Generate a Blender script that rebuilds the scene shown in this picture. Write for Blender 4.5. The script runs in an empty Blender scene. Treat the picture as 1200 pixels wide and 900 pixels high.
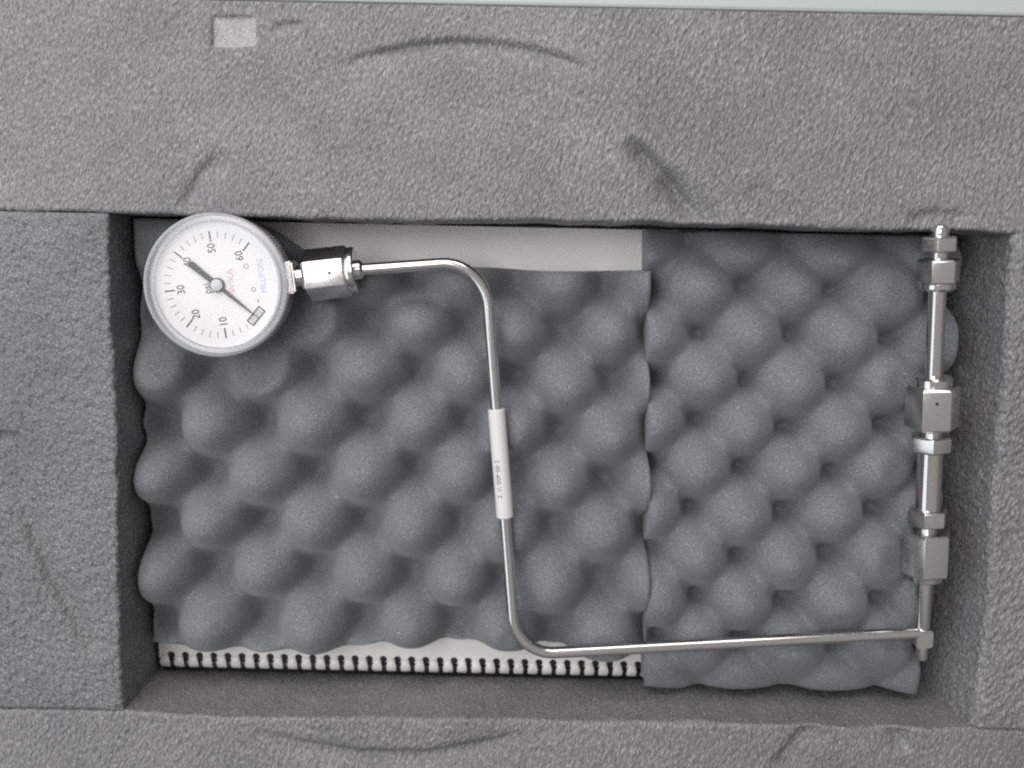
import bpy, bmesh, math, random
import numpy as np
from mathutils import Vector, Matrix

random.seed(7)
rng = np.random.default_rng(11)
S = bpy.context.scene
COL = S.collection
R = math.radians

# ------------------------------------------------------------------ camera
ZT = 0.060            # top of the foam
HC = 0.373            # camera height over the foam top
FPX = 1130.0          # focal length in pixels of the 1200 px wide photograph
cd = bpy.data.cameras.new('camera')
cam = bpy.data.objects.new('camera', cd)
COL.objects.link(cam)
S.camera = cam
CM = Matrix.Rotation(R(-7.25), 3, 'X') @ Matrix.Rotation(R(1.2), 3, 'Z')
CLOC = Vector((0, 0, ZT + HC))
cam.matrix_world = Matrix.Translation(CLOC) @ CM.to_4x4()
cd.sensor_width = 36.0
cd.lens = FPX / 1200 * 36
cd.clip_start = 0.01
cd.clip_end = 20
cd.dof.use_dof = True
cd.dof.focus_distance = 0.375
cd.dof.aperture_fstop = 7.0

# ------------------------------------------------------------------ light
w = bpy.data.worlds.new('World')
S.world = w
w.use_nodes = True
bgn = w.node_tree.nodes['Background']
bgn.inputs[0].default_value = (1.0, 0.95, 0.925, 1)
# a plain room: pale ceiling overhead, dimmer towards the walls and the floor
wt = w.node_tree
tcw = wt.nodes.new('ShaderNodeTexCoord')
sxyz = wt.nodes.new('ShaderNodeSeparateXYZ')
mrw = wt.nodes.new('ShaderNodeMapRange')
mrw.interpolation_type = 'SMOOTHSTEP'
mrw.inputs['From Min'].default_value = -0.2
mrw.inputs['From Max'].default_value = 1.0
mrw.inputs['To Min'].default_value = 0.07
mrw.inputs['To Max'].default_value = 0.42
wt.links.new(tcw.outputs['Generated'], sxyz.inputs[0])
wt.links.new(sxyz.outputs['Z'], mrw.inputs['Value'])
wt.links.new(mrw.outputs[0], bgn.inputs[1])


def area_lamp(name, loc, target, sx, sy, power, color):
    ld = bpy.data.lights.new(name, 'AREA')
    ld.shape = 'RECTANGLE'
    ld.size = sx
    ld.size_y = sy
    ld.energy = power
    ld.color = color
    o = bpy.data.objects.new(name, ld)
    o.location = loc
    d = Vector(target) - Vector(loc)
    o.rotation_euler = d.to_track_quat('-Z', 'Y').to_euler()
    COL.objects.link(o)
    return o


area_lamp('window_light', (-0.72, 0.02, 0.59), (0, -0.04, 0.0), 1.5, 0.6, 3.9, (0.85, 0.93, 1.0))
area_lamp('back_window_light', (-0.14, 0.74, 0.54), (-0.03, -0.04, 0.0), 0.9, 0.5, 5.4, (1.0, 0.955, 0.925))
area_lamp('ceiling_light', (-0.46, 0.26, 1.35), (0.0, -0.06, 0.0), 0.7, 0.7, 9.2, (1.0, 0.97, 0.96))

S.view_settings.view_transform = 'Standard'
S.view_settings.look = 'None'
S.view_settings.exposure = -0.22
S.view_settings.gamma = 1.0
S.render.engine = 'CYCLES'
S.cycles.use_denoising = False
S.cycles.max_bounces = 8
S.cycles.caustics_reflective = False
S.cycles.caustics_refractive = False
S.cycles.pixel_filter_type = 'BLACKMAN_HARRIS'
S.cycles.filter_width = 2.1


def at(px, py, z):
    d = CM @ Vector(((px - 600) / FPX, -(py - 450) / FPX, -1.0))
    t = (z - CLOC.z) / d.z
    return CLOC + d * t


def to_px(x, y, z):
    """vectorised projection used to lay the marks out on the foam"""
    M = np.array(CM.transposed())
    p = np.stack([x - CLOC.x, y - CLOC.y, z - CLOC.z], -1) @ M.T
    return 600 + FPX * p[..., 0] / -p[..., 2], 450 - FPX * p[..., 1] / -p[..., 2]


# ------------------------------------------------------------------ helpers
def put(name, me, mat=None, parent=None):
    o = bpy.data.objects.new(name, me)
    COL.objects.link(o)
    if mat is not None:
        me.materials.clear()
        me.materials.append(mat)
    if parent is not None:
        o.parent = parent
    return o


def tag(o, label=None, cat=None, group=None, kind=None):
    if label: o['label'] = label
    if cat: o['category'] = cat
    if group: o['group'] = group
    if kind: o['kind'] = kind
    return o


def empty(name, loc):
    o = bpy.data.objects.new(name, None)
    o.location = loc
    o.empty_display_size = 0.01
    COL.objects.link(o)
    return o


def mesh_np(name, verts, quads, extra=(), smooth=True):
    me = bpy.data.meshes.new(name)
    verts = np.asarray(verts, np.float32).reshape(-1, 3)
    quads = np.asarray(quads, np.int32).reshape(-1, 4)
    nl = quads.size + sum(len(f) for f in extra)
    nf = len(quads) + len(extra)
    me.vertices.add(len(verts))
    me.vertices.foreach_set('co', verts.ravel())
    me.loops.add(nl)
    li = np.concatenate([quads.ravel()] + [np.asarray(f, np.int32) for f in extra]) if extra else quads.ravel()
    me.loops.foreach_set('vertex_index', li)
    st = list(np.arange(len(quads)) * 4)
    k = quads.size
    for f in extra:
        st.append(k)
        k += len(f)
    me.polygons.add(nf)
    me.polygons.foreach_set('loop_start', np.asarray(st, np.int32))
    me.polygons.foreach_set('use_smooth', np.full(nf, smooth))
    me.update(calc_edges=True)
    me.validate()
    return me


def bm_mesh(name, bm, smooth=False):
    bmesh.ops.recalc_face_normals(bm, faces=bm.faces)
    me = bpy.data.meshes.new(name)
    bm.to_mesh(me)
    bm.free()
    if smooth:
        me.polygons.foreach_set('use_smooth', [True] * len(me.polygons))
    return me


def auto_smooth(me, ang=35):
    me.polygons.foreach_set('use_smooth', [True] * len(me.polygons))
    bm = bmesh.new()
    bm.from_mesh(me)
    for e in bm.edges:
        if len(e.link_faces) == 2 and e.calc_face_angle(0) > R(ang):
            e.smooth = False
    bm.to_mesh(me)
    bm.free()
    return me


def gnoise(n, m, su, sv, ang=0.0, seed=0):
    """unit-variance smooth noise on an n x m grid; su, sv grain sizes in cells, turned by ang"""
    r = np.random.default_rng(seed)
    a = r.standard_normal((n, m))
    fu = np.fft.fftfreq(n)[:, None]
    fv = np.fft.rfftfreq(m)[None, :]
    c, s = math.cos(ang), math.sin(ang)
    gu, gv = fu * c + fv * s, -fu * s + fv * c
    g = np.exp(-2 * (math.pi ** 2) * ((gu * su) ** 2 + (gv * sv) ** 2))
    b = np.fft.irfft2(np.fft.rfft2(a) * g, s=(n, m))
    return b / b.std()


# ------------------------------------------------------------------ materials
def new_mat(name):
    m = bpy.data.materials.new(name)
    m.use_nodes = True
    nt = m.node_tree
    return m, nt, nt.nodes['Principled BSDF']


def plain(name, col, rough=0.5, metal=0.0, spec=0.5):
    m, nt, p = new_mat(name)
    p.inputs['Base Color'].default_value = (*col, 1)
    p.inputs['Roughness'].default_value = rough
    p.inputs['Metallic'].default_value = metal
    p.inputs['Specular IOR Level'].default_value = spec
    return m


def coords(nt, scale=(1, 1, 1), rot=(0, 0, 0)):
    tc = nt.nodes.new('ShaderNodeTexCoord')
    mp = nt.nodes.new('ShaderNodeMapping')
    mp.vector_type = 'TEXTURE'
    mp.inputs['Scale'].default_value = scale
    mp.inputs['Rotation'].default_value = rot
    nt.links.new(tc.outputs['Object'], mp.inputs['Vector'])
    return mp.outputs[0]


def noise(nt, vec, scale, detail=3, rough=0.5):
    n = nt.nodes.new('ShaderNodeTexNoise')
    n.inputs['Scale'].default_value = scale
    n.inputs['Detail'].default_value = detail
    n.inputs['Roughness'].default_value = rough
    nt.links.new(vec, n.inputs['Vector'])
    return n.outputs['Fac']


def ramp(nt, fac, stops):
    r = nt.nodes.new('ShaderNodeValToRGB')
    e = r.color_ramp.elements
    while len(e) < len(stops):
        e.new(0.5)
    for q, (p, c) in zip(e, stops):
        q.position = p
        q.color = (*c, 1) if len(c) == 3 else c
    nt.links.new(fac, r.inputs[0])
    return r.outputs[0]


def bump(nt, p, h, strength, dist):
    b = nt.nodes.new('ShaderNodeBump')
    b.inputs['Strength'].default_value = strength
    b.inputs['Distance'].default_value = dist
    nt.links.new(h, b.inputs['Height'])
    nt.links.new(b.outputs[0], p.inputs['Normal'])


def foam_mat(name, dark, mid, light, rot, stretch):
    m, nt, p = new_mat(name)
    v = coords(nt, (1.0, stretch, 1.5), (0, 0, rot))
    f = noise(nt, v, 1650, 2, 0.55)
    grain = ramp(nt, f, [(0.30, dark), (0.52, mid), (0.72, light)])  # foam grain; light stop also paints glints of the skin into colour
    mott = ramp(nt, noise(nt, coords(nt), 28, 4, 0.65), [(0.32, (0.80, 0.80, 0.81)), (0.68, (1.07, 1.062, 1.055))])
    mul = nt.nodes.new('ShaderNodeMix')
    mul.data_type = 'RGBA'
    mul.blend_type = 'MULTIPLY'
    mul.inputs[0].default_value = 1.0
    nt.links.new(grain, mul.inputs[6])
    nt.links.new(mott, mul.inputs[7])
    nt.links.new(mul.outputs[2], p.inputs['Base Color'])
    p.inputs['Roughness'].default_value = 0.5
    p.inputs['Specular IOR Level'].default_value = 0.5
    bump(nt, p, noise(nt, v, 1650, 2, 0.55), 0.75, 0.0008)
    return m


M = {}
M['foam'] = foam_mat('packing_foam', (0.165, 0.164, 0.166), (0.25, 0.249, 0.253), (0.44, 0.438, 0.443), R(-15), 2.9)
M['foam_window_tint'] = foam_mat('packing_foam_window_tint', (0.13, 0.135, 0.139), (0.20, 0.206, 0.212), (0.38, 0.39, 0.40), R(28), 1.5)  # copy of the foam with the window light's blue put into its colour
M['pressed'] = foam_mat('pressed_foam', (0.38, 0.362, 0.36), (0.47, 0.45, 0.446), (0.60, 0.57, 0.565), R(-15), 1.5)

m, nt, p = new_mat('egg_crate_foam')
v = coords(nt)
f1 = noise(nt, v, 1500, 2, 0.6)
f2 = noise(nt, v, 30, 2, 0.5)
c1 = ramp(nt, f1, [(0.3, (0.140, 0.147, 0.161)), (0.62, (0.235, 0.246, 0.273)), (0.76, (0.46, 0.47, 0.49))])
nt.links.new(c1, p.inputs['Base Color'])
p.inputs['Roughness'].default_value = 0.9
p.inputs['Specular IOR Level'].default_value = 0.25
p.inputs['Sheen Weight'].default_value = 0.25
p.inputs['Sheen Roughness'].default_value = 0.5
bump(nt, p, f1, 0.6, 0.0005)
M['egg'] = m

m, nt, p = new_mat('stainless_steel')
v = coords(nt)
f1 = noise(nt, v, 900, 3, 0.6)
nt.links.new(ramp(nt, f1, [(0.3, (0.68, 0.67, 0.66)), (0.7, (0.77, 0.76, 0.75))]), p.inputs['Base Color'])
p.inputs['Metallic'].default_value = 1.0
mr = nt.nodes.new('ShaderNodeMapRange')
mr.inputs['To Min'].default_value = 0.10
mr.inputs['To Max'].default_value = 0.20
nt.links.new(f1, mr.inputs['Value'])
nt.links.new(mr.outputs[0], p.inputs['Roughness'])
M['steel'] = m
m2 = m.copy()
m2.name = 'brushed_steel'
for n in m2.node_tree.nodes:
    if n.type == 'MAP_RANGE':
        n.inputs['To Min'].default_value = 0.18
        n.inputs['To Max'].default_value = 0.30
M['brushed'] = m2

M['paper'] = plain('cover_paper', (0.88, 0.865, 0.855), 0.6)
M['pages'] = plain('page_edges', (0.70, 0.67, 0.65), 0.7)
M['tooth'] = plain('white_binding_plastic', (0.88, 0.85, 0.84), 0.3)
M['black'] = plain('shade_black', (0.012, 0.012, 0.013), 0.4)  # paints the shade inside holes and between and below the teeth
M['ink'] = plain('black_ink', (0.03, 0.03, 0.035), 0.6)
M['ink_thin'] = plain('grey_ink', (0.20, 0.20, 0.21), 0.6)
M['ink_red'] = plain('red_ink', (0.78, 0.42, 0.45), 0.6)
M['ink_blue'] = plain('blue_ink', (0.48, 0.57, 0.84), 0.6)
M['dial'] = plain('dial_white', (0.78, 0.785, 0.795), 0.5)
M['pointer'] = plain('pointer_grey', (0.035, 0.038, 0.043), 0.45)
M['hub'] = plain('hub_grey', (0.55, 0.56, 0.60), 0.35)
M['case_black'] = plain('gauge_body_black', (0.02, 0.02, 0.022), 0.45)
M['sleeve'] = plain('white_sleeve', (0.80, 0.79, 0.78), 0.35)
M['rim'] = plain('pale_green_case_plastic', (0.52, 0.575, 0.55), 0.4)
M['shank'] = plain('cast_shank', (0.68, 0.64, 0.63), 0.35, 1.0)

m, nt, p = new_mat('clear_plastic')
p.inputs['Base Color'].default_value = (0.93, 0.935, 0.96, 1)
p.inputs['Roughness'].default_value = 0.16
p.inputs['Coat Weight'].default_value = 1.0
p.inputs['Coat Roughness'].default_value = 0.03
mx = nt.nodes.new('ShaderNodeMixShader')
tr = nt.nodes.new('ShaderNodeBsdfTransparent')
tr.inputs[0].default_value = (0.95, 0.955, 0.97, 1)
lw_ = nt.nodes.new('ShaderNodeLayerWeight')
lw_.inputs['Blend'].default_value = 0.35
mr = nt.nodes.new('ShaderNodeMapRange')
mr.inputs['To Min'].default_value = 0.16
mr.inputs['To Max'].default_value = 0.85
nt.links.new(lw_.outputs['Facing'], mr.inputs['Value'])
nt.links.new(mr.outputs[0], mx.inputs[0])
nt.links.new(tr.outputs[0], mx.inputs[1])
nt.links.new(p.outputs[0], mx.inputs[2])
nt.links.new(mx.outputs[0], nt.nodes['Material Output'].inputs[0])
M['clear'] = m

m = bpy.data.materials.new('window_glass')
m.use_nodes = True
nt = m.node_tree
nt.nodes.clear()
o_ = nt.nodes.new('ShaderNodeOutputMaterial')
mx = nt.nodes.new('ShaderNodeMixShader')
tr = nt.nodes.new('ShaderNodeBsdfTransparent')
gl = nt.nodes.new('ShaderNodeBsdfGlossy')
gl.inputs['Roughness'].default_value = 0.08
mx.inputs[0].default_value = 0.012
nt.links.new(tr.outputs[0], mx.inputs[1])
nt.links.new(gl.outputs[0], mx.inputs[2])
nt.links.new(mx.outputs[0], o_.inputs[0])
M['lens'] = m

# ------------------------------------------------------------------ the case and its foam
X0, X1 = -0.1563, 0.1915          # the cut-out
Y0, Y1 = -0.1857, 0.0153
ZB = 0.010                        # underside of the foam strips
YT = at(600, 5.6, ZT).y           # outer edge of the top strip
XL, XR, YB = -0.222, 0.232, -0.240
STEP = 0.00036


def strip_dents(px, py):
    """pressed-in marks on the foam top, in metres (negative = pressed in)"""
    h = np.zeros_like(px)

    def stroke(pts, wd, depth, lip=0.0):
        nonlocal h
        wd, lip = wd * 1.3, 0.0
        pts = np.array(pts, float)
        x0, y0 = pts.min(0) - 8 * wd
        x1, y1 = pts.max(0) + 8 * wd
        k = (px > x0) & (px < x1) & (py > y0) & (py < y1)
        if not k.any():
            return
        X, Y = px[k], py[k]
        best = np.full(X.shape, 1e9)
        fade = np.ones(X.shape)
        side = np.zeros(X.shape)
        n = len(pts) - 1
        for i in range(n):
            a, b = pts[i], pts[i + 1]
            d = b - a
            L2 = (d ** 2).sum()
            t = np.clip(((X - a[0]) * d[0] + (Y - a[1]) * d[1]) / L2, 0, 1)
            dist = np.hypot(X - a[0] - t * d[0], Y - a[1] - t * d[1])
            u = (i + t) / n
            s = np.sign((X - a[0]) * d[1] - (Y - a[1]) * d[0])
            q = dist < best
            best = np.where(q, dist, best)
            fade = np.where(q, np.clip(np.minimum(u, 1 - u) * 5, 0, 1), fade)
            side = np.where(q, s, side)
        g = -depth * np.exp(-(best / (wd * np.where(side > 0, 0.75, 1.9))) ** 2)
        g = g + lip * np.exp(-((best - 1.8 * wd) / wd) ** 2) * (side > 0)
        h[k] += 1.4 * g * fade

    arc = [(392, 80), (430, 66), (480, 55), (530, 50), (580, 52), (630, 60), (670, 73), (705, 92)]
    stroke(arc, 5.5, 0.0016, 0.0004)
    stroke([(735, 160), (765, 190), (792, 218), (830, 268)], 6.5, 0.0034)
    stroke([(778, 198), (815, 232), (846, 272)], 12, 0.0020)
    stroke([(212, 246), (222, 226), (240, 198), (262, 176)], 7, 0.0013)
    stroke([(880, 210), (905, 235), (920, 262)], 9, 0.0009)
    stroke([(1060, 258), (1100, 250), (1140, 256)], 7, 0.0012)
    stroke([(318, 30), (335, 28), (356, 27)], 3.5, 0.0009)
    stroke([(118, 775), (100, 752), (66, 690), (40, 630), (18, 570)], 7, 0.0017, 0.0004)
    stroke([(-10, 512), (10, 512), (28, 514)], 6, 0.0014)
    stroke([(20, 520), (24, 550), (30, 590)], 6, 0.0008)
    stroke([(295, 856), (350, 872), (420, 884), (500, 885), (570, 872), (620, 858)], 6, 0.0018, 0.0003)
    stroke([(905, 905), (935, 868), (960, 845)], 8, 0.0019, 0.0004)
    stroke([(1028, 815), (1046, 838), (1058, 862), (1062, 885)], 7, 0.0022)
    stroke([(1165, 300), (1150, 420), (1160, 560)], 16, 0.0006)
    # small pressed rectangle
    sx = 1 / (1 + np.exp(-(px - 249) / 0.9)) * (1 / (1 + np.exp((px - 297) / 4.0)))
    sy = 1 / (1 + np.exp(-(py - 19) / 0.9)) * (1 / (1 + np.exp((py - 54) / 0.9)))
    h -= 0.0014 * sx * sy
    sh = np.exp(-((px - 241) / 9) ** 2) * np.exp(-((py - 40) / 26) ** 2)
    h += 0.0006 * sh
    return h, sx * sy


def foam_strip(name, axis, a0, a1, c, o, d0, rr, ang, su, sv, amp, mat, seed, label, slope=0.0):
    """one strip of foam: runs along axis from a0 to a1, cut face at c, outer edge at o"""
    sg = 1 if c > o else -1
    nu = int((a1 - a0) / STEP)
    U = np.linspace(a0, a1, nu)
    prof = []                                             # q, z, nq, nz
    if abs(d0 - o) > 1e-6:
        prof.append((o, ZT, 0, 1))
    nt_ = int(abs(c - sg * rr - d0) / STEP)
    for q in np.linspace(d0, c - sg * rr, nt_):
        prof.append((q, ZT, 0, 1))
    na = max(4, int(rr * 1.57 / STEP) + 2)
    for a in np.linspace(0, math.pi / 2, na)[1:]:
        prof.append((c - sg * rr + sg * rr * math.sin(a), ZT - rr + rr * math.cos(a), sg * math.sin(a), math.cos(a)))
    for z in np.linspace(ZT - rr, ZB, int((ZT - rr - ZB) / (STEP * 1.5)))[1:]:
        prof.append((c + sg * slope * (ZT - rr - z), z, sg * math.cos(slope), math.sin(slope)))
    P = np.array(prof)
    nv = len(P)
    g1 = gnoise(nu, nv, su, sv, ang, seed)
    g2 = gnoise(nu, nv, su * 0.55, sv * 0.55, ang + 0.35, seed + 1)
    g3 = gnoise(nu, nv, 14, 14, 0, seed + 2)
    g4 = gnoise(nu, nv, 60, 60, 0, seed + 3)
    hh = amp * (0.85 * g1 + 0.5 * g2 + 0.15 * g3) + 0.0002 * g4
    onwall = np.clip((ZT - rr - P[:, 1]) / 0.004, 0, 1)[None, :]
    hh = hh * (1 - 0.45 * onwall)
    A = np.repeat(U[:, None], nv, 1)
    Q = np.repeat(P[None, :, 0], nu, 0)
    Z = np.repeat(P[None, :, 1], nu, 0)
    if axis == 'x':
        wx, wy = A, Q
    else:
        wx, wy = Q, A
    px, py = to_px(wx, wy, np.full_like(wx, ZT))
    dn, flat = strip_dents(px, py)
    topw = np.clip(P[:, 3] * (P[:, 1] > ZT - rr - 1e-6), 0, 1)[None, :]
    hh = hh * (1 - 0.75 * flat) + dn * topw
    e = np.minimum(A - a0, a1 - A)
    hh = hh - 0.0010 * np.exp(-(e / 0.0008) ** 2) * topw
    # the cut edge is never dead straight
    wob = gnoise(nu, 1, 70, 1, 0, seed + 5)[:, 0] * 0.0005 + gnoise(nu, 1, 12, 1, 0, seed + 6)[:, 0] * 0.00025
    near = np.clip(1 - np.abs(c - Q) / 0.006, 0, 1)
    Q = Q + sg * wob[:, None] * near
    Q = Q + hh * P[None, :, 2]
    Z = Z + hh * P[None, :, 3]
    # close the strip with its underside and its outer face
    Q = np.concatenate([Q, np.full((nu, 1), o)], 1)
    Z = np.concatenate([Z, np.full((nu, 1), ZB)], 1)
    A = np.concatenate([A, A[:, :1]], 1)
    n2 = nv + 1
    V = np.stack([A, Q, Z] if axis == 'x' else [Q, A, Z], -1).reshape(-1, 3)
    i = np.arange(nu - 1)[:, None]
    j = np.arange(n2)[None, :]
    jn = (j + 1) % n2
    F = np.stack([i * n2 + j, (i + 1) * n2 + j, (i + 1) * n2 + jn, i * n2 + jn], -1).reshape(-1, 4)
    flip = (axis == 'x') == (sg < 0)
    if flip:
        F = F[:, ::-1]
    caps = [list(range(n2)), list(range((nu - 1) * n2, nu * n2))[::-1]]
    if flip:
        caps = [c_[::-1] for c_ in caps]
    me = mesh_np(name, V, F, caps)
    ob = put(name, me, mat)
    if flat.max() > 0.5:
        me.materials.append(M['pressed'])
        fm = (flat[:-1, :] > 0.4) & (topw > 0.5)
        mi = np.zeros((nu - 1, n2), np.int32)
        mi[:, :nv] = fm
        me.polygons.foreach_set('material_index', np.concatenate([mi.ravel(), np.zeros(2, np.int32)]))
    tag(ob, label, 'foam strip', 'foam strips lining the case')
    return ob


foam_strip('foam_strip', 'x', XL, XR, Y1, YT - 0.0006, YT - 0.0006, 0.0016, R(-75), 2.5, 0.9, 0.00011, M['foam'], 21,
           'widest grey foam strip above the cut-out, with a small pressed rectangle and an arc')
foam_strip('foam_strip', 'x', XL, XR, Y0, YB, -0.212, 0.0016, R(72), 2.6, 1.0, 0.00013, M['foam'], 41,
           'grey foam strip under the spiral bound booklet along the bottom of the case')
foam_strip('foam_strip', 'y', Y0 + 0.0003, Y1 - 0.0003, X0, XL, -0.212, 0.0011, R(-30), 2.1, 1.4, 0.00020, M['foam_window_tint'], 61,
           'grey foam strip, coloured bluish for window light, left of the pressure gauge with a slanting pressed line')
foam_strip('foam_strip', 'y', Y0 + 0.0003, Y1 - 0.0003, X1, XR, 0.212, 0.0030, R(-35), 2.4, 1.3, 0.00020, M['foam'], 81,
           'grey foam strip with a rounded rough edge right of the steel fittings', slope=0.11)


def box_bm(x0, x1, y0, y1, z0, z1, bev=0.0, seg=2):
    bm = bmesh.new()
    bmesh.ops.create_cube(bm, size=1)
    for v_ in bm.verts:
        v_.co = ((x0 + x1) / 2 + v_.co.x * (x1 - x0), (y0 + y1) / 2 + v_.co.y * (y1 - y0), (z0 + z1) / 2 + v_.co.z * (z1 - z0))
    if bev:
        bmesh.ops.bevel(bm, geom=list(bm.edges), offset=bev, segments=seg, affect='EDGES', profile=0.5)
    return bm


case = empty('carrying_case', (0, 0, 0))
tag(case, 'pale grey-green carrying case whose rim shows along the top right edge', 'case')
put('base_panel', bm_mesh('base_panel', box_bm(XL - 0.03, XR + 0.03, YB - 0.03, YT + 0.07, 0.0, 0.004)), M['rim'], case)
put('rim', bm_mesh('rim', box_bm(XL - 0.03, XR + 0.03, YT, YT + 0.07, 0.0045, ZT - 0.0005, 0.0012)), M['rim'], case)
for (a, b, c, d) in ((XL - 0.03, XL - 0.0005, YB - 0.03, YT - 0.0005), (XR + 0.0005, XR + 0.03, YB - 0.03, YT - 0.0005),
                     (XL, XR, YB - 0.03, YB - 0.0005)):
    put('side_wall', bm_mesh('side_wall', box_bm(a, b, c, d, 0.0045, ZT - 0.001, 0.0012)), M['rim'], case)

fl = put('foam_floor', bm_mesh('foam_floor', box_bm(XL, XR, YB, YT - 0.001, 0.0045, 0.0098)), M['foam'])
tag(fl, kind='structure')

# ------------------------------------------------------------------ the booklet under the pads
ZP = 0.023
bx0 = at(186.5, 778, ZP).x
bx1 = at(773, 778, ZP).x
by0 = at(470, 776, ZP).y
by1 = Y1 - 0.001
bk = empty('bound_booklet', ((bx0 + bx1) / 2, (by0 + by1) / 2, ZB))
tag(bk, 'white booklet with toothed binding lying under the left foam pad', 'booklet')
bm = box_bm(bx0, bx1, by0, by1, ZB + 0.0003, ZP - 0.0006)
pg = put('page_stack', bm_mesh('page_stack', bm), M['pages'])
cv = put('cover', bm_mesh('cover', box_bm(bx0, bx1, by0 - 0.0003, by1, ZP - 0.0005, ZP, 0.0001, 1)), M['paper'])
parts = [pg, cv]
# black bar added for the dark gaps and shadow line at the teeth
zc = ZP - 0.0028
rc = 0.0040


def lathe_bm(p0, ax, prof, seg=32, bm=None):
    """closed lathe: prof = [(t, r)] along unit axis ax from p0"""
    own = bm is None
    if own:
        bm = bmesh.new()
    ax = Vector(ax).normalized()
    ref = Vector((0, 0, 1)) if abs(ax.z) < 0.9 else Vector((1, 0, 0))
    e1 = (ref - ax * ref.dot(ax)).normalized()
    e2 = ax.cross(e1)
    rings = []
    for t, r in prof:
        rings.append([bm.verts.new(Vector(p0) + ax * t + (e1 * math.cos(2 * math.pi * k / seg) + e2 * math.sin(2 * math.pi * k / seg)) * r)
                      for k in range(seg)])
    for a, b in zip(rings, rings[1:]):
        for k in range(seg):
            bm.faces.new((a[k], a[(k + 1) % seg], b[(k + 1) % seg], b[k]))
    bm.faces.new(rings[0])
    bm.faces.new(rings[-1][::-1])
    return bm


ycoil = by0 - 0.0012
sp = put('gap_shade_bar', auto_smooth(bm_mesh('gap_shade_bar', lathe_bm((bx0 + 0.001, ycoil - 0.0025, zc - 0.0018), (1, 0, 0),
         [(0, 0.0032), (0.0004, 0.0038), (bx1 - bx0 - 0.003, 0.0038), (bx1 - bx0 - 0.002, 0.0032)], 24))), M['black'])
parts.append(sp)
pitch = (at(756, 778, ZP).x - at(183, 778, ZP).x) / 34.6
tw = pitch * 0.68


def tooth_mesh():
    bm = bmesh.new()
    n = 15
    a0, a1 = R(35), R(262)
    rows = []
    for i in range(n + 1):
        a = a0 + (a1 - a0) * i / n
        cy, cz = math.cos(a), math.sin(a)
        tap = min(1.0, 0.55 + 0.45 * min(i, 4) / 4.0)
        hw = tw / 2 * tap
        ro, ri = rc, rc - 0.0009
        # y is mirrored so the tooth leaves the paper and goes round the lower edge
        ring = [(-hw, cy * ri, cz * ri), (-hw, cy * (ro - 0.0003), cz * (ro - 0.0003)), (-hw * 0.8, cy * ro, cz * ro),
                (hw * 0.8, cy * ro, cz * ro), (hw, cy * (ro - 0.0003), cz * (ro - 0.0003)), (hw, cy * ri, cz * ri)]
        rows.append([bm.verts.new(q) for q in ring])
    for a, b in zip(rows, rows[1:]):
        for k in range(6):
            bm.faces.new((a[k], a[(k + 1) % 6], b[(k + 1) % 6], b[k]))
    bm.faces.new(rows[0])
    bm.faces.new(rows[-1][::-1])
    return auto_smooth(bm_mesh('binding_tooth', bm), 50)


tm = tooth_mesh()
tm.materials.append(M['tooth'])
hm = bm_mesh('binding_hole_shade', lathe_bm((0, 0, -0.0004), (0, 0, 1), [(0, 0.0017), (0.00045, 0.0017)], 14))  # black discs on the cover, painting the shade inside the holes
hm.materials.append(M['black'])
nt_teeth = int((bx1 - bx0) / pitch)
for k in range(nt_teeth):
    x = bx0 + pitch * (k + 0.45)
    o = put('binding_tooth', tm)
    o.location = (x, ycoil, zc)
    o.rotation_euler = (0, 0, R(random.uniform(-2.5, 2.5)))
    parts.append(o)
    o = put('binding_hole_shade', hm)
    o.location = (x + pitch * 0.5 - 0.0005, by0 + 0.0011, ZP)
    parts.append(o)
for o in parts:
    o.parent = bk
    o.matrix_parent_inverse = Matrix.Translation(-bk.location)

# ------------------------------------------------------------------ egg-crate pads
ZA = 0.0525                        # axis height of the run from the gauge
ZC = 0.0490
K1 = at(568, 305.6, ZA)            # bends of the tube
K2 = at(604.5, 767.2, 0.0495)
K3 = at(1074, 741.5, ZC)
GC = at(250, 334.5, 0.066)        # centre of the gauge front


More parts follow.
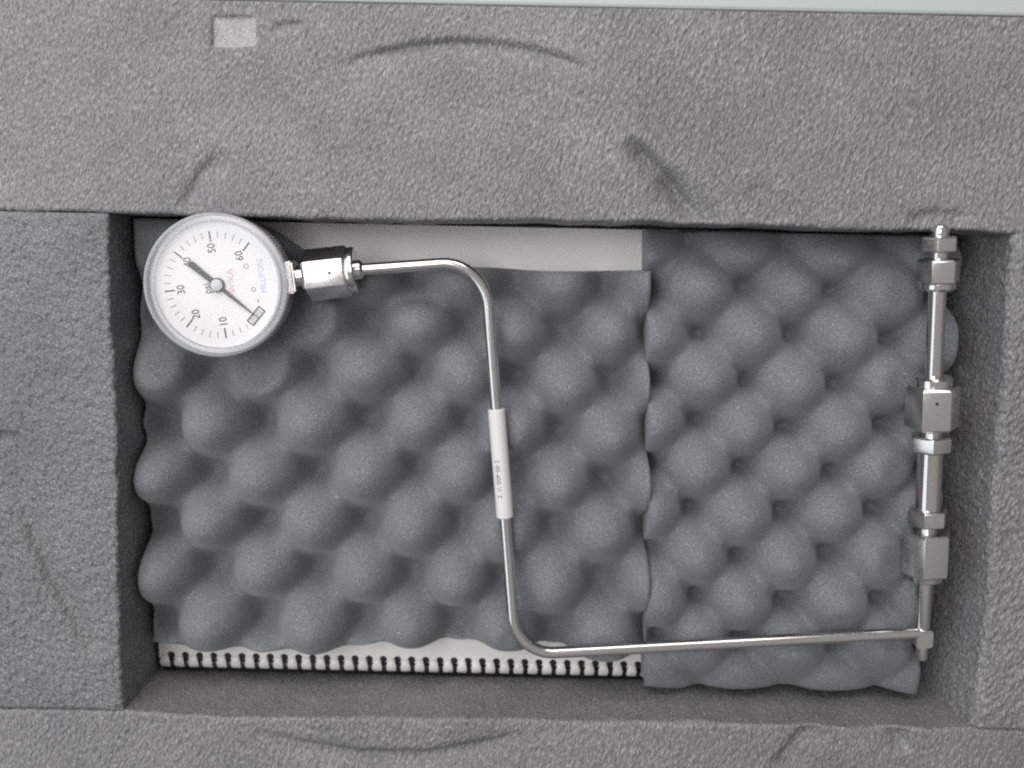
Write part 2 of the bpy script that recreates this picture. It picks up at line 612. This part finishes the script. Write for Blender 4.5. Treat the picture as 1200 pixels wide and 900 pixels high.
def egg_pad(name, x0, x1, y0, y1, zb, lo, hi, per, ph, edge, seed, label, press=None, skew=0.0, low=None, high=None, lean=0.0, low_flat=None, high_flat=None, lean_left=0.0, dome=0.388, soft=3.3):
    st = 0.0008
    nu, nv = int((x1 - x0) / st), int((y1 - y0) / st)
    u = np.linspace(0, 1, nu)[:, None]
    v_ = np.linspace(0, 1, nv)[None, :]
    X = x0 + (x1 - x0) * u + 0 * v_
    Y = y0 + (y1 - y0) * v_ + 0 * u
    wu = gnoise(nu, nv, 40, 40, 0, seed) * 0.0016
    wv = gnoise(nu, nv, 40, 40, 0, seed + 1) * 0.0016
    amp = 1 + 0.04 * gnoise(nu, nv, 45, 45, 0, seed + 2)
    xx = (X + wu - ph[0] + skew * (Y - ph[1])) / per[0]
    yy = (Y + wv - ph[1]) / per[1]
    s = np.zeros_like(X)
    rad = dome * (per[0] + per[1]) / 2
    jit = np.random.default_rng(seed + 9).uniform(-1, 1, (64, 64, 2, 4))
    for q in (0, 1):
        i0, j0 = np.floor(xx - q * 0.5 + 0.5).astype(int), np.floor(yy - q * 0.5 + 0.5).astype(int)
        for di in (-1, 0, 1):
            for dj in (-1, 0, 1):
                ii, jj = i0 + di, j0 + dj
                r4 = jit[ii % 64, jj % 64, q]
                dx = (xx - ii - q * 0.5) * per[0] + r4[..., 0] * 0.0012
                dy = (yy - jj - q * 0.5) * per[1] + r4[..., 1] * 0.0012
                d = np.hypot(dx, dy) / (rad * (1 + 0.05 * r4[..., 2]))
                s += ((1 + 0.05 * r4[..., 3]) * np.clip(1 - d ** 2, 0, 1) ** 0.62) ** 5
    s = s ** 0.2
    kk = np.exp(-0.5 * (np.arange(-8, 9) / soft) ** 2)
    kk /= kk.sum()
    for axis in (0, 1):
        pw = [(8, 8), (0, 0)] if axis == 0 else [(0, 0), (8, 8)]
        sp_ = np.pad(s, pw, 'edge')
        s = sum(k_ * (sp_[q:q + nu] if axis == 0 else sp_[:, q:q + nv]) for q, k_ in enumerate(kk))
    H = lo + (hi - lo) * np.clip(s * amp, 0, 1.1)
    H += gnoise(nu, nv, 1.5, 1.5, 0, seed + 3) * 0.00006 + gnoise(nu, nv, 30, 30, 0, seed + 4) * 0.0004
    Z = zb + H
    if press is not None:
        for (ax_, ay_, bx_, by_, rad, zmax, soft) in press:
            ux, uy = bx_ - ax_, by_ - ay_
            tt = np.clip(((X - ax_) * ux + (Y - ay_) * uy) / max(ux * ux + uy * uy, 1e-9), 0, 1)
            d = np.hypot(X - ax_ - tt * ux, Y - ay_ - tt * uy)
            lim = zmax + np.clip(d - rad, 0, None) ** 2 / soft
            k = 0.0015
            Z = -k * np.log(np.exp(-Z / k) + np.exp(-lim / k))
    if low_flat:
        k = np.clip((Y - y0) / low_flat[0], 0, 1)
        k = k * k * (3 - 2 * k)
        Z = Z * k + (low_flat[1] + 0.25 * (Z - low_flat[1])) * (1 - k)
    if high_flat:
        k = np.clip((y1 - Y) / high_flat[0], 0, 1)
        k = k * k * (3 - 2 * k)
        Z = Z * k + (high_flat[1] + 0.35 * (Z - high_flat[1])) * (1 - k)
    # edges: rounded over and bulging where the foam is thick
    ex = np.minimum(X - x0, x1 - X)
    ey = np.minimum(Y - y0, y1 - Y)
    e = np.minimum(ex, ey)
    Z = Z - 0.0016 * np.exp(-(e / 0.0011))
    bul = (Z - zb - 0.010) * edge
    Xo = X + np.where(u < 0.5, -1, 1) * bul * np.exp(-(ex / 0.010))
    Yo = Y + np.where(v_ < 0.5, -1, 1) * bul * np.exp(-(ey / 0.010))
    # wavy cut
    for tab, dist in ((low, Y - y0), (high, y1 - Y)):
        if tab is not None:
            off = np.interp(X[:, 0], [q[0] for q in tab], [q[1] for q in tab])
            kk = np.exp(-0.5 * (np.arange(-30, 31) / 9.0) ** 2)
            off = np.convolve(np.pad(off, 30, 'edge'), kk / kk.sum(), 'valid')
            Yo = Yo + off[:, None] * np.clip(1 - dist / 0.05, 0, 1) ** 1.5
    Xo = Xo + lean_left * (Yo - (y0 + y1) / 2) * np.clip(1 - (X - x0) / 0.03, 0, 1)
    Xo = Xo + lean * (Yo - (y0 + y1) / 2) * np.clip(1 - (x1 - X) / 0.03, 0, 1)
    V = np.stack([Xo, Yo, Z], -1).reshape(-1, 3)
    i = np.arange(nu - 1)[:, None]
    j = np.arange(nv - 1)[None, :]
    F = np.stack([i * nv + j, (i + 1) * nv + j, (i + 1) * nv + j + 1, i * nv + j + 1], -1).reshape(-1, 4)
    ring = [k * nv for k in range(nu)] + [(nu - 1) * nv + k for k in range(1, nv)] + \
           [k * nv + nv - 1 for k in range(nu - 2, -1, -1)] + [k for k in range(nv - 2, 0, -1)]
    n0 = len(V)
    rv = V[ring]
    prev = np.array(ring)
    allV = [V]
    quads = [F]
    for t in (0.2, 0.45, 0.7, 0.9, 1.0):
        nvv = rv.copy()
        nvv[:, 2] = rv[:, 2] * (1 - t) + zb * t
        cx, cy = (x0 + x1) / 2, (y0 + y1) / 2
        pull = 0.0003 * math.sin(t * math.pi)
        nvv[:, 0] -= np.sign(nvv[:, 0] - cx) * pull
        nvv[:, 1] -= np.sign(nvv[:, 1] - cy) * pull
        idx = n0 + np.arange(len(ring))
        n0 += len(ring)
        allV.append(nvv)
        quads.append(np.stack([prev, idx, np.roll(idx, -1), np.roll(prev, -1)], -1))
        prev = idx
    me = mesh_np(name, np.concatenate(allV), np.concatenate(quads), [list(prev)[::-1]])
    ob = put(name, me, M['egg'])
    tag(ob, label, 'foam pad', 'egg-crate foam pads')
    return ob


ZPK = 0.045
pa = at(369, 501, ZPK)
pc = at(415, 688, ZPK)
p1x = (at(166, 560, 0.034).x, at(756, 560, 0.034).x)
p1y = (at(480, 754, 0.030).y, at(600, 316, 0.036).y)
egg_pad('egg_crate_pad', X0 + 0.0030, p1x[1], p1y[0], p1y[1], ZP + 0.0003, 0.0006, 0.0288,
        (0.0412, 0.0430), (pa.x, pa.y), 0.0, 5,
        'larger dark egg-crate foam pad lying on the white booklet under the bent tube',
        press=[(GC.x, GC.y, GC.x, GC.y, 0.024, 0.0385, 0.06), (GC.x + 0.03, GC.y, K1.x, K1.y, 0.003, 0.0495, 0.012),
               (K1.x, K1.y, K2.x, K2.y, 0.002, 0.0482, 0.012), (K2.x, K2.y, K3.x, K3.y, 0.002, 0.0470, 0.012)],
        lean=-0.035,
        low=[(at(a, 755, 0.03).x, -b * 0.00036) for a, b in ((165, 2), (370, 4), (405, 0), (440, -8), (600, -9), (650, 0), (757, 0))],
        high=[(at(a, 315, 0.036).x, b * 0.00035) for a, b in ((165, 50), (310, 50), (345, 16), (400, 0), (470, -3), (560, 3), (640, -2), (757, 2))])
pb = at(830, 445, ZPK)
p2x = (at(756.5, 560, 0.038).x, at(1095, 560, 0.034).x)
p2y = (at(900, 806, 0.034).y, Y1 - 0.0015)
egg_pad('egg_crate_pad', p2x[0], p2x[1], p2y[0], p2y[1], ZP + 0.0003, 0.0006, 0.0288,
        (0.0392, 0.0385), (pb.x, pb.y), 0.0, 15,
        'narrower dark egg-crate foam pad under the vertical row of steel fittings', skew=0.05, dome=0.437, soft=1.8, lean=0.015, lean_left=-0.035,
        press=[(K2.x, K2.y, K3.x, K3.y, 0.002, 0.0465, 0.012), (at(1102, 264, 0.06).x, Y1, at(1080, 770, 0.047).x, at(1080, 770, 0.047).y, 0.006, 0.0445, 0.03)], low_flat=(0.022, 0.035), high_flat=(0.013, 0.029),
        low=[(at(a, 806, 0.03).x, -b * 0.00036) for a, b in ((757, -2), (800, 2), (900, -3), (960, 0), (1010, -4), (1085, 4))])

# ------------------------------------------------------------------ gauge, tube and fittings
asm = empty('gauge_tube_assembly', (GC.x, GC.y, 0.039))
tag(asm, 'round white pressure gauge on bent steel tube ending in a row of steel nuts', 'pressure gauge')


def part(name, me, mat, parent=None, label=None):
    """parts are meshed in world space; the parent's own place is taken off here"""
    o = put(name, me, mat)
    par = parent or asm
    o.parent = par
    o.matrix_parent_inverse = Matrix.Translation(-asm.location) if par is asm else Matrix.Identity(4)
    if label:
        o['label'] = label
    return o


gz = 0.066
C0 = Vector((GC.x, GC.y, 0))


def ring_bm(prof, seg=96, teeth=None):
    """revolve a closed profile [(r, z)] round the gauge axis; teeth = (index, count, depth) knurls one vertex row"""
    bm = bmesh.new()
    n = len(prof)
    rows = []
    for k in range(seg):
        a = 2 * math.pi * k / seg
        row = []
        for i, (r, z) in enumerate(prof):
            if teeth and i in teeth[0] and k % 2:
                r -= teeth[1]
            row.append(bm.verts.new((C0.x + r * math.cos(a), C0.y + r * math.sin(a), z)))
        rows.append(row)
    for k in range(seg):
        a, b = rows[k], rows[(k + 1) % seg]
        for i in range(n):
            bm.faces.new((a[i], b[i], b[(i + 1) % n], a[(i + 1) % n]))
    return bm


body = part('gauge_body', auto_smooth(bm_mesh('gauge_body', lathe_bm((C0.x, C0.y, 0.039), (0, 0, 1),
            [(0, 0.021), (0.0015, 0.0235), (0.012, 0.0240), (0.0145, 0.0256), (0.0175, 0.0256)], 72))), M['case_black'])
part('knurled_ring', auto_smooth(bm_mesh('knurled_ring', ring_bm([(0.0245, 0.0500), (0.0268, 0.0500), (0.0274, 0.0508), (0.0274, 0.0578),
     (0.0268, 0.0584), (0.0245, 0.0584)], 260, ({2, 3}, 0.0006))), 25), M['clear'])
part('bezel', auto_smooth(bm_mesh('bezel', ring_bm([(0.0246, 0.0594), (0.0272, 0.0594), (0.0275, 0.0605), (0.0275, 0.0632), (0.0268, 0.0652),
     (0.0258, 0.0659), (0.0249, 0.0657), (0.0243, 0.0648), (0.0243, 0.0600)], 144)), 60), M['clear'])
ZD = 0.0606
part('inner_ring', auto_smooth(bm_mesh('inner_ring', ring_bm([(0.0243, 0.0586), (0.0264, 0.0586), (0.0264, 0.0592), (0.0243, 0.0592)], 96)), 30), M['sleeve'])
dial = part('dial', auto_smooth(bm_mesh('dial', lathe_bm((C0.x, C0.y, 0.0570), (0, 0, 1),
            [(0, 0.0242), (ZD - 0.0570, 0.0242)], 96))), M['dial'])
part('lens', bm_mesh('lens', lathe_bm((C0.x, C0.y, 0.0636), (0, 0, 1), [(0, 0.0242), (0.0008, 0.0242)], 96)), M['lens'])

UP = R(187 + 1.2)                 # where the top of the dial points
c_, s_ = math.cos(UP - math.pi / 2), math.sin(UP - math.pi / 2)


def dpt(x, y, z):
    """dial coordinates (y towards the 30 mark), metres"""
    return Vector((C0.x + x * c_ - y * s_, C0.y + x * s_ + y * c_, z))


def prism_on_dial(bm, pts, z0, z1):
    a = [bm.verts.new(dpt(x, y, z0)) for x, y in pts]
    b = [bm.verts.new(dpt(x, y, z1)) for x, y in pts]
    n = len(pts)
    bm.faces.new(a[::-1])
    bm.faces.new(b)
    for i in range(n):
        bm.faces.new((a[i], a[(i + 1) % n], b[(i + 1) % n], b[i]))


def tick(bm, deg, r0, r1, wd):
    a = R(deg)
    d = (math.sin(a), math.cos(a))
    n = (d[1], -d[0])
    prism_on_dial(bm, [(d[0] * r + n[0] * s * wd / 2, d[1] * r + n[1] * s * wd / 2) for r, s in ((r0, -1), (r0, 1), (r1, 1), (r1, -1))],
                  ZD + 0.00003, ZD + 0.00008)


ANG = lambda val: -135 + val * 4.5
for val in range(2, 61, 2):
    bm = bmesh.new()
    if val % 10 == 0:
        tick(bm, ANG(val), 0.0166, 0.0206, 0.0005)
        part('scale_mark', bm_mesh('scale_mark', bm), M['ink'], dial)
    else:
        tick(bm, ANG(val), 0.0180, 0.0204, 0.00024)
        part('scale_mark', bm_mesh('scale_mark', bm), M['ink_thin'], dial)


def text_mesh(body_, size, name, sx=1.0, spacing=1.0, offset=0.0):
    cu = bpy.data.curves.new(name, 'FONT')
    cu.body = body_
    cu.size = size
    cu.align_x = 'CENTER'
    cu.align_y = 'CENTER'
    cu.space_character = spacing
    cu.offset = offset
    cu.extrude = 0.00003
    cu.resolution_u = 3
    o = bpy.data.objects.new(name, cu)
    COL.objects.link(o)
    dg = bpy.context.evaluated_depsgraph_get()
    me = bpy.data.meshes.new_from_object(o.evaluated_get(dg))
    bpy.data.objects.remove(o)
    bpy.data.curves.remove(cu)
    me.name = name
    co = np.empty(len(me.vertices) * 3, np.float32)
    me.vertices.foreach_get('co', co)
    co = co.reshape(-1, 3)
    co[:, 0] *= sx
    return me, co


def dial_text(body_, x, y, size, mat, name, sx=1.0, spacing=1.0, rot=0.0, offset=0.0):
    me, co = text_mesh(body_, size, name, sx, spacing, offset)
    cr, sr = math.cos(rot), math.sin(rot)
    out = [dpt(x + q[0] * cr - q[1] * sr, y + q[0] * sr + q[1] * cr, ZD + 0.00006 + q[2]) for q in co]
    me.vertices.foreach_set('co', np.array(out, np.float32).ravel())
    me.update()
    return part(name, me, mat, dial)


for val in (10, 20, 30, 40, 50, 60):
    a = R(ANG(val))
    rr = 0.0142
    dial_text(str(val), math.sin(a) * rr, math.cos(a) * rr, 0.0043, M['ink'], 'numeral', 0.88)
dial_text('psi', -0.0008, 0.0042, 0.0042, M['ink'], 'unit_mark', 0.9)
dial_text('WIKA', 0.0010, -0.0054, 0.0034, M['ink_red'], 'red_lettering', 1.0, 1.05)
dial_text('MILLIPORE', 0.0016, -0.0174, 0.0031, M['ink_blue'], 'blue_lettering', 0.92)
# small printed signs under the centre
bm = bmesh.new()
for (x, y, r) in ((0.0058, -0.0120, 0.0010), (-0.0033, -0.0135, 0.0009)):
    n = 20
    vo = [bm.verts.new(dpt(x + r * math.cos(2 * math.pi * k / n), y + r * math.sin(2 * math.pi * k / n), ZD + 0.00008)) for k in range(n)]
    vi = [bm.verts.new(dpt(x + (r - 0.00025) * math.cos(2 * math.pi * k / n), y + (r - 0.00025) * math.sin(2 * math.pi * k / n), ZD + 0.00008)) for k in range(n)]
    for k in range(n):
        bm.faces.new((vo[k], vo[(k + 1) % n], vi[(k + 1) % n], vi[k]))
prism_on_dial(bm, [(-0.0084, -0.0148), (-0.0072, -0.0148), (-0.0072, -0.0143), (-0.0084, -0.0143)], ZD + 0.00003, ZD + 0.00008)
part('small_print', bm_mesh('small_print', bm), M['ink_thin'], dial)
# zero box, drawn square to the pointer
PT = R(ANG(0) + 1.5)
d = Vector((math.sin(PT), math.cos(PT)))
n_ = Vector((d.y, -d.x))


def pp(r, s):
    q = d * r + n_ * s
    return (q.x, q.y)


bm = bmesh.new()
ra, rb, hs, lw = 0.0170, 0.0204, 0.0038, 0.0005
for (r0, r1, s0, s1) in ((ra, ra + lw, -hs, hs), (rb - lw, rb, -hs, hs), (ra + lw, rb - lw, -hs, -hs + lw), (ra + lw, rb - lw, hs - lw, hs),
                         (ra + lw, rb - lw, -0.0002, 0.0002)):
    prism_on_dial(bm, [pp(r0, s0), pp(r1, s0), pp(r1, s1), pp(r0, s1)], ZD + 0.00003, ZD + 0.00008)
part('zero_box', bm_mesh('zero_box', bm), M['ink'], dial)
bm = bmesh.new()
for s0 in (-0.0024, -0.0016, -0.0008, 0.0008, 0.0016, 0.0024):
    prism_on_dial(bm, [pp(ra + 0.0006, s0 - 0.00015), pp(rb - 0.0006, s0 - 0.00015), pp(rb - 0.0006, s0 + 0.00015), pp(ra + 0.0006, s0 + 0.00015)], ZD + 0.00003, ZD + 0.00007)
part('zero_hatching', bm_mesh('zero_hatching', bm), M['ink_thin'], dial)

bm = bmesh.new()
prism_on_dial(bm, [pp(-0.0133, 0.0003), pp(-0.0136, 0), pp(-0.0133, -0.0009), pp(-0.0125, -0.0013), pp(-0.0115, -0.0012), pp(0.0, -0.0009), pp(0.0182, -0.00018),
                   pp(0.0182, 0.00018), pp(0.0, 0.0009), pp(-0.0115, 0.0012), pp(-0.0125, 0.0013), pp(-0.0133, 0.0009)][1:], ZD + 0.0007, ZD + 0.0010)
pn = part('pointer', bm_mesh('pointer', bm), M['pointer'])
part('hub', auto_smooth(bm_mesh('hub', lathe_bm((C0.x, C0.y, ZD + 0.0011), (0, 0, 1), [(0, 0.0023), (0.0006, 0.0023), (0.0008, 0.0020)], 32))), M['hub'], pn)
part('hub_collar', auto_smooth(bm_mesh('hub_collar', lathe_bm((C0.x, C0.y, ZD + 0.0001), (0, 0, 1), [(0, 0.0028), (0.0009, 0.0028)], 32))), M['pointer'], pn)


class Axis:
    """a straight run of fittings between two points; t is the distance from the first"""

    def __init__(self, a, b):
        self.a = Vector(a)
        self.d = (Vector(b) - self.a).normalized()
        up = Vector((0, 0, 1))
        self.e1 = (up - self.d * up.dot(self.d)).normalized()
        e2 = self.d.cross(self.e1)
        # azimuth is counted from straight up towards +x (or +y for a run along x)
        self.e2 = e2 if (e2.x if abs(self.d.x) < 0.7 else e2.y) > 0 else -e2

    def t_of(self, p):
        return (Vector(p) - self.a).dot(self.d)

    def pt(self, t, r=0, az=0):
        return self.a + self.d * t + (self.e1 * math.cos(az) + self.e2 * math.sin(az)) * r

    def hexnut(self, t0, t1, af, az, ch=0.0009, bev=0.00035):
        bm = bmesh.new()
        rc_ = af / 2 / math.cos(math.pi / 6)
        rings = []
        for t, k in ((t0, 0.90), (t0 + ch, 1.0), (t1 - ch, 1.0), (t1, 0.90)):
            rings.append([bm.verts.new(self.pt(t, rc_ * k, az + i * math.pi / 3)) for i in range(6)])
        for a, b in zip(rings, rings[1:]):
            for i in range(6):
                bm.faces.new((a[i], a[(i + 1) % 6], b[(i + 1) % 6], b[i]))
        bm.faces.new(rings[0])
        bm.faces.new(rings[-1][::-1])
        bmesh.ops.recalc_face_normals(bm, faces=bm.faces)
        bmesh.ops.bevel(bm, geom=list(bm.edges), offset=bev, segments=2, affect='EDGES', profile=0.6)
        return auto_smooth(bm_mesh('hex_nut', bm), 22)

    def lathe(self, prof, seg=36):
        return auto_smooth(bm_mesh('turned', lathe_bm(self.a, self.d, prof, seg)), 30)

    def hole(self, t, af, az, r=0.0006):  # small black disc on the nut face, painting the hole's shade
        n = (self.e1 * math.cos(az) + self.e2 * math.sin(az))
        return bm_mesh('weep_hole_shade', lathe_bm(self.pt(t, af / 2 - 0.0006, az), n, [(0, r), (0.00065, r)], 14))


# the run from gauge to tube
A1 = Axis(at(338, 325.5, ZA), at(426, 315.5, ZA))
mm = 0.001
tp = lambda px: A1.t_of(at(px, 325.5 - (px - 338) * 10 / 88, ZA))
bm = bmesh.new()
q = 0.0062
for t in (tp(334), tp(348)):
    for s1, s2 in ((-1, -1), (1, -1), (1, 1), (-1, 1)):
        bm.verts.new(A1.a + A1.d * t + A1.e1 * q * s1 + A1.e2 * q * s2)
vs = list(bm.verts)
for f in ((0, 1, 2, 3), (7, 6, 5, 4), (0, 4, 5, 1), (1, 5, 6, 2), (2, 6, 7, 3), (3, 7, 4, 0)):
    bm.faces.new([vs[i] for i in f])
bmesh.ops.recalc_face_normals(bm, faces=bm.faces)
bmesh.ops.bevel(bm, geom=list(bm.edges), offset=0.0007, segments=2, affect='EDGES')
part('shank', auto_smooth(bm_mesh('shank', bm), 30), M['shank'])
part('neck', A1.lathe([(tp(346), 0.0040), (tp(358), 0.0040)]), M['steel'])
n1 = part('hex_nut', A1.hexnut(tp(358), tp(410), 0.0177, R(30), 0.0012), M['brushed'])
part('weep_hole_shade', A1.hole(tp(391), 0.0177, 0.0), M['black'], n1)
part('collar', A1.lathe([(tp(406), 0.0083), (tp(411), 0.0092), (tp(416), 0.0092), (tp(418), 0.0086)]), M['steel'])
part('gland', A1.lathe([(tp(415), 0.0040), (tp(423), 0.0038), (tp(426), 0.0028)]), M['steel'])

# the bent tube
TR = 0.00238


def fillet_path(pts, rads, n=14):
    out = [Vector(pts[0])]
    for i in range(1, len(pts) - 1):
        p, a, b = Vector(pts[i]), Vector(pts[i - 1]), Vector(pts[i + 1])
        u, v_ = (a - p).normalized(), (b - p).normalized()
        ang = u.angle(v_)
        L = rads[i - 1] / math.tan(ang / 2)
        c = p + (u + v_).normalized() * (rads[i - 1] / math.sin(ang / 2))
        s, e = p + u * L - c, p + v_ * L - c
        tot = s.angle(e)
        for k in range(n + 1):
            f = k / n
            out.append(c + (s * math.sin((1 - f) * tot) + e * math.sin(f * tot)) / math.sin(tot))
    out.append(Vector(pts[-1]))
    # insert extra points along straights
    res = [out[0]]
    for a, b in zip(out, out[1:]):
        k = max(1, int((b - a).length / 0.02))
        for i in range(1, k + 1):
            res.append(a.lerp(b, i / k))
    return res


def sweep(name, pts, r, seg=28):
    bm = bmesh.new()
    rings = []
    ref = Vector((0, 0, 1))
    for i, p in enumerate(pts):
        t = (pts[min(i + 1, len(pts) - 1)] - pts[max(i - 1, 0)]).normalized()
        e1 = (ref - t * ref.dot(t)).normalized()
        e2 = t.cross(e1)
        rings.append([bm.verts.new(p + (e1 * math.cos(2 * math.pi * k / seg) + e2 * math.sin(2 * math.pi * k / seg)) * r) for k in range(seg)])
    for a, b in zip(rings, rings[1:]):
        for k in range(seg):
            bm.faces.new((a[k], a[(k + 1) % seg], b[(k + 1) % seg], b[k]))
    bm.faces.new(rings[0])
    bm.faces.new(rings[-1][::-1])
    return auto_smooth(bm_mesh(name, bm), 40)


part('bent_tube', sweep('bent_tube', fillet_path([A1.pt(tp(420)), K1, K2, K3], [0.0175, 0.0165]), TR), M['steel'])
AS = Axis(K1, K2)
ts = lambda py: AS.t_of(at(580 + (py - 478) * 0.075, py, 0.049))
t0, t1 = ts(478), ts(605)
sl = part('label_sleeve', AS.lathe([(t0, 0.0031), (t0 + 0.0004, 0.00345), (t1 - 0.0004, 0.00345), (t1, 0.0031)], 40), M['sleeve'])
me, co = text_mesh('1/2 W-006-00-2', 0.0026, 'printed_code', 0.95, 1.1)
tc = (ts(530) + ts(592)) / 2
out = []
for x, y, z in co:
    az = R(-24) + y / 0.0035
    out.append(AS.pt(tc - x, 0.00347 + z, az))
me.vertices.foreach_set('co', np.array(out, np.float32).ravel())
me.update()
part('printed_code', me, M['ink'], sl)

# the vertical run of fittings
A2 = Axis(at(1102, 264, 0.0625), at(1079.5, 772, 0.0470))
tv = lambda py: A2.t_of(at(1102 - (py - 264) * 22.5 / 508, py, 0.0625 - (py - 264) * 0.0155 / 508))
A2L = A2.lathe
part('end_cap', A2L([(tv(263), 0.0012), (tv(264.5), 0.0026), (tv(268), 0.0033), (tv(274), 0.0034), (tv(280), 0.0031)]), M['steel'])
part('small_nut', A2.hexnut(tv(277), tv(295), 0.0120, R(-27), 0.0006), M['brushed'])
part('neck', A2L([(tv(293), 0.0034), (tv(306), 0.0034)]), M['steel'])
part('hex_nut', A2.hexnut(tv(303), tv(332), 0.0139, R(-39), 0.0008), M['brushed'])
part('collar', A2L([(tv(330), 0.0060), (tv(332), 0.0066), (tv(337), 0.0066), (tv(340), 0.0058)]), M['steel'])
part('straight_tube', A2L([(tv(336), 0.0033), (tv(450), 0.0033)]), M['steel'])
part('collar', A2L([(tv(441), 0.0064), (tv(443), 0.0071), (tv(451), 0.0071), (tv(455), 0.0074)]), M['steel'])
n2 = part('hex_nut', A2.hexnut(tv(451), tv(501), 0.0177, R(-43), 0.0010), M['brushed'])
part('weep_hole_shade', A2.hole(tv(467), 0.0177, R(-13)), M['black'], n2)
part('neck', A2L([(tv(498), 0.0046), (tv(503), 0.0042), (tv(512), 0.0042)]), M['steel'])
part('small_nut', A2.hexnut(tv(509), tv(528), 0.0141, R(-16), 0.0007), M['brushed'])
part('gland', A2L([(tv(526), 0.0050), (tv(533), 0.0048), (tv(594), 0.0048), (tv(598), 0.0050)]), M['steel'])
part('small_nut', A2.hexnut(tv(595), tv(614), 0.0137, R(-31), 0.0007), M['brushed'])
part('neck', A2L([(tv(612), 0.0040), (tv(626), 0.0040)]), M['steel'])
part('hex_nut', A2.hexnut(tv(621), tv(671), 0.0170, R(-26), 0.0010), M['brushed'])
part('collar', A2L([(tv(669), 0.0074), (tv(672), 0.0072), (tv(677), 0.0068), (tv(679), 0.0058)]), M['steel'])
part('straight_tube', A2L([(tv(676), 0.0030), (tv(735), 0.0030), (tv(737), 0.0026)]), M['steel'])
bm = bmesh.new()
q = 0.0034
for t in (tv(736), tv(756)):
    for s1, s2 in ((-1, -1), (1, -1), (1, 1), (-1, 1)):
        bm.verts.new(A2.a + A2.d * t + A2.e1 * q * s1 + A2.e2 * q * s2)
vs = list(bm.verts)
for f in ((0, 1, 2, 3), (7, 6, 5, 4), (0, 4, 5, 1), (1, 5, 6, 2), (2, 6, 7, 3), (3, 7, 4, 0)):
    bm.faces.new([vs[i] for i in f])
bmesh.ops.recalc_face_normals(bm, faces=bm.faces)
bmesh.ops.bevel(bm, geom=list(bm.edges), offset=0.0006, segments=2, affect='EDGES')
part('tee_block', auto_smooth(bm_mesh('tee_block', bm), 30), M['brushed'])
part('tube_end', A2L([(tv(755), 0.0024), (tv(770), 0.0024), (tv(772), 0.0020)]), M['steel'])
